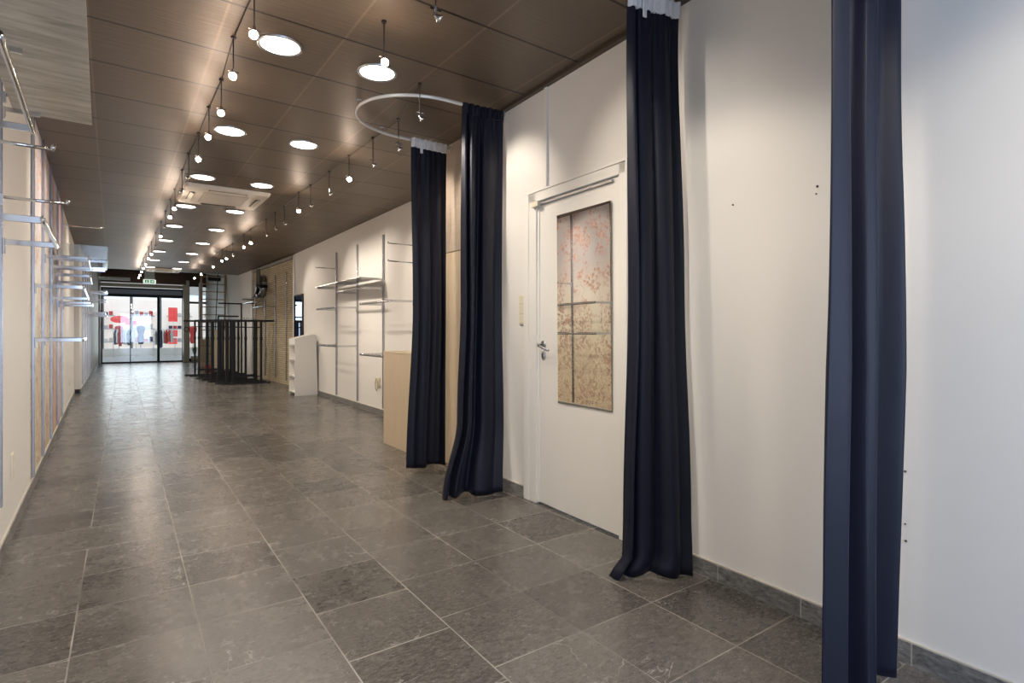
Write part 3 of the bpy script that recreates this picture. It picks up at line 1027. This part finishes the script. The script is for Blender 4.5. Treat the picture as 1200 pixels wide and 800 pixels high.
o = MB().box(0, .6, 0, .4, 0, .95).box(.02, .58, -.012, 0, .04, .45).box(.02, .58, -.012, 0, .48, .92).build('cream_cabinet', M['cream'], None, bevel=.004)
o.location = (2.12, 21.6, 0)
tag(o, 'cream two-door cabinet on the floor behind the ladder stair', 'cabinet')
o = MB().box(0, .42, 0, .4, .0, 1.25).box(.03, .39, -.01, 0, .9, 1.2).box(.03, .39, -.01, 0, .05, .85).build('cream_locker', M['cream'], None, bevel=.004)
o.location = (2.29, 19.3, 0)
tag(o, 'tall cream locker seen through the black racks', 'locker')
for k in range(3):
    o = MB().lathe([(.06, 0), (.065, .09), (.05, .17), (.02, .2)], 16, cap0=True, cap1=True).build('red_bottle', M['red'], None, True)
    o.location = (2.10 + .0 * k, 19.05 + .16 * k, .0)
    tag(o, 'small red canister on the floor by the cream locker, ' + ('nearest', 'middle', 'farthest')[k] + ' of three', 'canister', 'red canisters')
# black speaker-like box high by ladder
o = MB().box(0, .42, 0, .3, 0, .18).build('black_unit', M['black'], None, bevel=.01)
o.location = (2.40, 21.75, 2.98 - .0)
tag(o, 'flat black box high up behind the ladder stair', 'box')

# ------------------------------------------------------------------ end facade
FYY = 26.0
struct(MB().box(-.95, -.715, FYY, FYY + .2, 0, 3.75).build('wall_end', M['wall']))
struct(MB().box(-.715, 3.0, FYY, FYY + .2, 3.10, 3.75).build('wall_end', M['wooddark']))
struct(MB().box(-.80, 2.10, FYY - .06, FYY, 2.93, 3.06).build('trim_1', M['cream']))
struct(MB().box(1.96, 2.16, FYY - .35, FYY + .1, 0, 3.25).build('trim_2', M['cream']))
struct(MB().box(2.95, 3.10, FYY - .1, FYY + .2, 0, 3.75).build('wall_end', M['wall']))
struct(MB().box(2.52, 2.66, FYY - .05, FYY + .1, 0, 3.2).build('trim_3', M['galv']))
o = MB().box(-.62, 2.02, 25.35, 25.6, 3.07, 3.42).build('trim_4', M['wooddark'])
struct(o)
d2 = struct(empty('door_2', (-.705, FYY, 0)))
Wd = 2.66
fb = MB().box(0, Wd, 0, .08, 2.55, 2.66).box(0, .05, 0, .08, 0, 2.9).box(Wd - .02, Wd + .01, 0, .08, 0, 2.9).box(0, Wd, 0, .08, 0, .05)
fb.box(0, Wd, .0, .08, 2.84, 2.9)
fb.build('frame', M['black'], d2)
MB().box(.05, Wd - .02, .01, .07, 2.66, 2.84).build('header', simple('blue_grey_header', (.35, .40, .5), .3), d2)
for x, w_ in ((.905, .03), (1.79, .09)):
    MB().box(x, x + w_, -.01, .06, .05, 2.55).build('stile', M['black'], d2)
for x0, x1 in ((.05, .905), (.935, 1.79), (1.88, Wd - .02)):
    MB().box(x0, x1, .03, .038, .05, 2.55).build('pane', M['glass'], d2)
w2 = struct(empty('window_2', (2.16, FYY, 0)))
MB().box(0, .80, 0, .06, .0, .12).box(0, .80, 0, .06, 2.35, 2.43).box(0, .80, 0, .06, 3.04, 3.10).box(0, .04, 0, .06, .12, 3.04).box(.76, .80, 0, .06, .12, 3.04).build('frame', M['black'], w2)
MB().box(.04, .76, .02, .028, .12, 2.35).build('pane', M['glass'], w2)
MB().box(.04, .76, .02, .028, 2.43, 3.04).build('pane', M['glass'], w2)
o = MB().box(0, 1.0, 0, .30, 0, .10).box(.1, .9, -.02, 0, .02, .08).build('white_wall_box', M['white'], None, bevel=.01)
o.location = (-.80, 24.9, 3.10)
tag(o, 'white box mounted high at the left of the brown beam', 'box')
o = MB().lathe([(.10, 0), (.10, .02), (.075, .02), (.075, 0)], 24, Matrix.Rotation(PI / 2, 4, 'X')).build('round_gauge', M['darkrod'], None)
o.location = (2.06, FYY - .352, 1.30)
tag(o, 'small dark ring on the cream post right of the doors', 'ring')
o = MB().lathe([(.12, 0), (.16, .22), (.14, .22)], 16, cap0=True).build('planter', M['cream'], None, True)
root = empty('potted_plant', (2.35, 25.6, 0), 0, 'small yellow-green plant low in the side window', 'plant')
o.parent = root
lf = MB()
for k in range(26):
    a = random.uniform(0, 6.28)
    t = random.uniform(.1, .35)
    lf.prism([(0, 0), (.06, .15), (.0, .45), (-.03, .15)], -.002, .002, lambda u, v, d, a=a, t=t: (math.cos(a) * (v * t + d) - math.sin(a) * u * .5, math.sin(a) * (v * t + d) + math.cos(a) * u * .5, .2 + v * .9))
lf.build('leaves', M['green'], root)

# exit sign
root = empty('exit_sign', (.80, 24.9, 3.09), 0, 'green emergency exit sign with running figure in front of the brown beam', 'exit sign')
MB().box(-.20, .20, 0, .06, -.075, .075).build('housing', M['exitwhite'], root, bevel=.006)
MB().box(-.15, -.02, -.004, 0, -.055, .055).box(.01, .15, -.004, 0, -.055, .055).build('green_field', M['exitgreen'], root)
fg = MB()
mm = lambda x, y, z: (x, -.008, z)
fg.tube([mm(-.09, 0, .012), mm(-.08, 0, -.015)], .010, 6).tube([mm(-.08, 0, -.012), mm(-.065, 0, -.03), mm(-.075, 0, -.048)], .006, 6)
fg.tube([mm(-.08, 0, -.012), mm(-.10, 0, -.026), mm(-.12, 0, -.024)], .006, 6).tube([mm(-.088, 0, .01), mm(-.065, 0, -.002)], .005, 6).tube([mm(-.088, 0, .01), mm(-.112, 0, .0)], .005, 6)
fg.lathe([(.010, -.004), (.010, .002)], 12, Matrix.Translation((-.092, -.006, .034)) @ Matrix.Rotation(PI / 2, 4, 'X'), cap0=True, cap1=True)
fg.build('running_figure', M['exitwhite'], root)
fg = MB().prism([(.03, -.01), (.09, -.01), (.09, -.035), (.135, 0), (.09, .035), (.09, .01), (.03, .01)], -.010, -.004, lambda u, v, d: (u, d, v))
fg.build('arrow', M['exitwhite'], root)
MB().box(-.16, .16, .02, .04, .075, .66).build('bracket', M['white'], root)

# ------------------------------------------------------------------ street and shop opposite
struct(MB().box(-14, 18, 26.3, 40, -.16, -.03).build('street_paving', M['paving']))
root = empty('shop_opposite', (0, 34.5, 0), 0, 'brightly lit clothes shop across the street seen through the glass doors', 'shop')
b = MB()
b.box(-14, 18, 0, .3, 3.2, 9).box(-14, -4, 0, .3, -.03, 3.2).box(6, 18, 0, .3, -.03, 3.2).box(-4, 6, 0, .3, -.03, .35)
b.build('facade', M['facade'], root)
MB().box(-4, 6, 4.5, 4.6, -.03, 3.2).build('lit_back_wall', M['shopglow'], root)
MB().box(-4, 6, .3, 4.5, 3.1, 3.2).build('lit_ceiling', M['shopcool'], root)
MB().box(-4, 6, .3, 4.6, -.03, .02).box(-4.1, -4, .3, 4.6, 0, 3.2).box(6, 6.1, .3, 4.6, 0, 3.2).build('shop_interior', M['facade'], root)
fb = MB()
for x in (-4, -2.2, -.9, .3, 1.55, 2.6, 4.2, 5.9):
    fb.box(x, x + .09, .05, .15, .35, 3.2)
fb.build('window_frames', simple('shop_frame_grey', (.16, .17, .19), .4), root)
for x, z, w_, h_ in ((1.95, 1.75, .42, .75), (1.95, .95, .42, .35), (.05, 1.55, .5, .22), (1.95, .55, .40, .25)):
    MB().box(x, x + w_, .2, .22, z, z + h_).build('red_poster', M['poster'], root)
for k in range(5):
    for q in range(3):
        MB().box(-3.6 + 1.9 * k, -2.3 + 1.9 * k, 4.1, 4.45, .6 + .75 * q, .65 + .75 * q).build('wall_shelf', M['galv'], root)
        for e in range(5):
            cm = [M['red'], M['facade'], M['navycloth'], M['galv'], M['white'], M['red']][(k * 7 + q * 5 + e * 3) % 6]
            MB().box(-3.5 + 1.9 * k + .23 * e, -3.32 + 1.9 * k + .23 * e, 4.12, 4.42, .65 + .75 * q, .82 + .75 * q + .05 * ((e * k) % 3)).build('folded_stack', cm, root)
for k, (x, m2) in enumerate(((-2.9, 'navycloth'), (-1.6, 'galv'), (-.2, 'red'), (.75, 'navycloth'), (3.2, 'red'), (2.9, 'galv'))):
    q = MB().lathe([(.11, .55), (.16, .8), (.13, 1.05), (.20, 1.35), (.17, 1.48), (.05, 1.53)], 14, Matrix.Translation((x, 1.1 + .3 * (k % 3), 0)), cap0=True, cap1=True)
    q.build('dressed_bust', M[m2], root, True)
    MB().lathe([(.02, 0), (.02, .55)], 8, Matrix.Translation((x, 1.1 + .3 * (k % 3), 0))).lathe([(.18, .02), (.16, .05)], 16, Matrix.Translation((x, 1.1 + .3 * (k % 3), 0)), cap0=True, cap1=True).build('bust_stand', M['galv'], root)
MB().lathe([(.42, 0), (.42, .05)], 24, Matrix.Translation((-.15, .8, 1.85)) @ Matrix.Rotation(PI / 2, 4, 'X') @ Matrix.Diagonal((1, .45, 1, 1)), cap0=True, cap1=True).build('red_canopy_sign', M['poster'], root)
lb = ['left end of the opposite shop window', 'middle of the opposite shop window', 'right part of the opposite shop window']
for k, (x, n) in enumerate(((-1.9, 7), (-.4, 9), (1.2, 7))):
    r2 = empty('street_clothes_rack', (x, 32.9 - .3 * k, -.03), 0, 'rack of clothes on the pavement before the ' + lb[k], 'clothes rack', 'clothes racks outside')
    MB().tube([(0, 0, 0), (0, 0, 1.35), (.9, 0, 1.35), (.9, 0, 0)], .015, 6).build('frame', M['galv'], r2)
    for q in range(n):
        gm = [M['red'], M['navycloth'], M['white'], M['red'], M['facade'], M['navycloth'], M['paving']][(q * 3 + k) % 7]
        xx = .06 + .8 * q / n
        zz = random.uniform(.45, .75)
        MB().prism([(-.10, zz), (.12, zz), (.16, 1.15), (.03, 1.33), (-.03, 1.33), (-.16, 1.15)], xx, xx + .05, lambda u, v, d: (d + u * .35, u, v)).build('garment', gm, r2)

# ------------------------------------------------------------------ ceiling: downlights, air units, track lamps
def downlight(x, y, row, col_):
    root = empty('downlight', (x, y, CEIL), 0, None, 'ceiling light', 'round recessed downlights')
    side = ('left', 'right')[col_]
    root['label'] = 'round recessed downlight in the %s column, %s' % (side, row)
    MB().lathe([(.126, -.001), (.126, -.008), (.120, -.012), (.112, -.010), (.108, -.001)], 36).build('rim', M['steel'], root, True)
    MB().lathe([(.108, -.006), (.06, -.008), (.005, -.009)], 36, cap1=True).build('glass', M['lamp'], root, True)
    light('downlight_beam', 'SPOT', (x, y, CEIL - .03), 54, (1, .89, .75), (0, 0, 0), spot_size=R(126), spot_blend=.35, shadow_soft_size=.10)
    return root


rows = [q + ' from the camera' for q in ('nearest', 'second', 'third', 'fourth', 'fifth', 'sixth', 'seventh', 'eighth', 'ninth')]
for k in range(-2, 9):
    y = 3.46 + 1.712 * k
    for j, x in enumerate((.755, 1.352)):
        xx = x - .0139 * (y - 3.46)
        if k >= 0:
            downlight(xx, y, rows[k], j)
        else:
            downlight(xx, y, ('overhead behind the camera', 'overhead beside the camera')[k + 2], j)


def air_unit(x0, x1, y0, y1, label):
    root = empty('ceiling_air_unit', ((x0 + x1) / 2, (y0 + y1) / 2, CEIL), R(.8), label, 'air conditioner', 'ceiling air units')
    a, b_ = (x1 - x0) / 2, (y1 - y0) / 2
    q = MB()
    z0, z1 = -.045, -.001
    poly = [(-a + .03, -b_), (a - .03, -b_), (a, -b_ + .03), (a, b_ - .03), (a - .03, b_), (-a + .03, b_), (-a, b_ - .03), (-a, -b_ + .03)]
    q.prism(poly, z0, z1, lambda u, v, d: (u * (1 if d == z1 else .96), v * (1 if d == z1 else .96), d))
    q.build('casing', M['acw'], root, bevel=.006)
    g2 = MB()
    for k in range(14):
        yy = -b_ * .52 + b_ * 1.04 * k / 13
        g2.box(-a * .52, a * .52, yy - .006, yy + .006, z0 - .008, z0 - .0005)
    g2.build('grille', M['acw'], root)
    MB().box(-a * .53, a * .53, -b_ * .55, b_ * .55, z0 - .003, z0 + .002).build('filter', M['acgrille'], root)
    for sx, sy in ((1, 0), (-1, 0), (0, 1), (0, -1)):
        v = MB()
        if sx:
            v.box(sx * a * .78 - .028, sx * a * .78 + .028, -b_ * .45, b_ * .45, z0 - .002, z0 + .002)
        else:
            v.box(-a * .45, a * .45, sy * b_ * .78 - .028, sy * b_ * .78 + .028, z0 - .002, z0 + .002)
        vs_ = v.build('vent_slot', M['acdark'], root)
        v = MB()
        if sx:
            v.box(-.020, .020, -b_ * .43, b_ * .43, -.002, .002, Matrix.Translation((sx * a * .78, 0, z0 - .012)) @ Matrix.Rotation(R(-20 * sx), 4, 'Y'))
        else:
            v.box(-a * .43, a * .43, -.020, .020, -.002, .002, Matrix.Translation((0, sy * b_ * .78, z0 - .012)) @ Matrix.Rotation(R(20 * sy), 4, 'X'))
        v.build('louvre', M['acw'], vs_)


air_unit(.555, 1.47, 7.20, 8.20, 'cream cassette air conditioner in the ceiling, nearer and larger')
air_unit(.50, 1.28, 17.35, 18.05, 'cream cassette air conditioner at the far end of the ceiling')


def spot_lamp(x, y, z, d, on, label, group):
    """halogen lamp hanging on a thin rod; d = aim direction"""
    root = empty('pendant_spotlight', (x, y, CEIL), 0, label, 'spotlight', group)
    dv = Vector(d).normalized()
    hz = z - CEIL
    MB().tube([(0, 0, -.001), (0, 0, hz + .03)], .0035, 6).lathe([(.014, -.012), (.014, -.001)], 12, cap0=True).build('rod', M['darkrod'], root)
    MB().tube([(0, 0, hz + .045), (0, 0, hz + .005)], .009, 8).tube([(-.028, 0, hz + .03), (.028, 0, hz + .03)], .004, 6).build('holder', M['darkrod'] if on else M['chrome'], root)
    q = dv.to_track_quat('Z', 'Y').to_matrix().to_4x4() @ Matrix.Scale(.85, 4)
    m_ = Matrix.Translation((0, 0, hz)) @ q
    rf = MB().lathe([(.008, -.012), (.012, .0), (.021, .018), (.025, .030), (.024, .031), (.019, .019), (.010, .004)], 18, m_, cap0=True).build('reflector', M['chrome'], root, True)
    MB().lathe([(.017, .020), (.012, .027), (.002, .029)], 16, m_, cap1=True, cap0=True).build('bulb', M['bulb'] if on else M['bulbdim'], rf, True)
    p = Vector((x, y, z)) + dv * .05
    if on:
        light('halogen_glow', 'POINT', p, 3.0, (1, .78, .62), shadow_soft_size=.02)
    else:
        light('halogen_beam', 'SPOT', p, 26 if y < 5 else 46, (1, .87, .73), dv.to_track_quat('-Z', 'Y').to_euler(), spot_size=R(75), spot_blend=.8, shadow_soft_size=.02)


rw1 = [(.528, 2.969, 1), (.515, 3.516, 1), (.535, 4.149, 1), (.525, 4.713, 1), (.522, 5.366, 1), (.505, 6.05, 0), (.50, 6.7, 0), (.498, 7.669, 1), (.49, 8.267, 1), (.48, 9.1, 0), (.470, 10.01, 1),
       (.45, 11.2, 0), (.43, 12.367, 1), (.41, 13.197, 1), (.395, 14.3, 1), (.375, 15.2, 1), (.365, 16.2, 1), (.352, 17.1, 1), (.34, 17.9, 1)]
ordn = ['first', 'second', 'third', 'fourth', 'fifth', 'sixth', 'seventh', 'eighth', 'ninth', 'tenth', 'eleventh', 'twelfth', 'thirteenth', 'fourteenth', 'fifteenth', 'sixteenth', 'seventeenth', 'eighteenth', 'nineteenth', 'twentieth']
for i, (x, y, on) in enumerate(rw1):
    spot_lamp(x, y, 2.65, (-.35 + .2 * random.random(), -.9, -.25) if on else (-.9, -.1, -.35), on,
              'halogen spotlight on thin rod, %s from the camera in the left lamp row%s' % (ordn[i], ', glowing' if on else ''), 'halogen lamps, left row')
rw2 = [(1.18, 2.30, 0), (1.159, 2.867, 1), (1.647, 3.444, 0), (1.784, 4.115, 0), (1.774, 4.639, 0), (1.765, 5.236, 1), (1.769, 5.869, 0), (1.759, 6.544, 0), (1.73, 6.955, 1), (1.77, 7.862, 0), (1.749, 8.311, 0), (1.746, 8.896, 0),
       (1.707, 9.891, 1), (1.696, 10.456, 1), (1.70, 11.68, 0), (1.68, 12.294, 1), (1.655, 12.725, 1), (1.644, 13.993, 1), (1.60, 15.933, 1), (1.57, 17.2, 1)]
for i, (x, y, on) in enumerate(rw2):
    spot_lamp(x, y, 2.65, (-.2, -.9, -.25) if on else (.75, -.35 + .25 * random.random(), -.5), on,
              'halogen spotlight on thin rod, %s from the camera in the right lamp row%s' % (ordn[i], ', glowing' if on else ''), 'halogen lamps, right row')
# low-voltage cable tracks
for nm, rw, lb in (('lamp_cable', rw1, 'thin low-voltage cable linking the left row of halogen lamps'), ('lamp_cable', rw2[2:], 'thin low-voltage cable linking the right row of halogen lamps')):
    b = MB()
    for i in range(len(rw) - 1):
        a, c_ = rw[i], rw[i + 1]
        zz = CEIL - .012
        b.tube([(a[0], a[1], zz), (c_[0], c_[1], zz)], .003, 6)
    o = b.build(nm, M['darkrod'])
    tag(o, lb, 'cable')
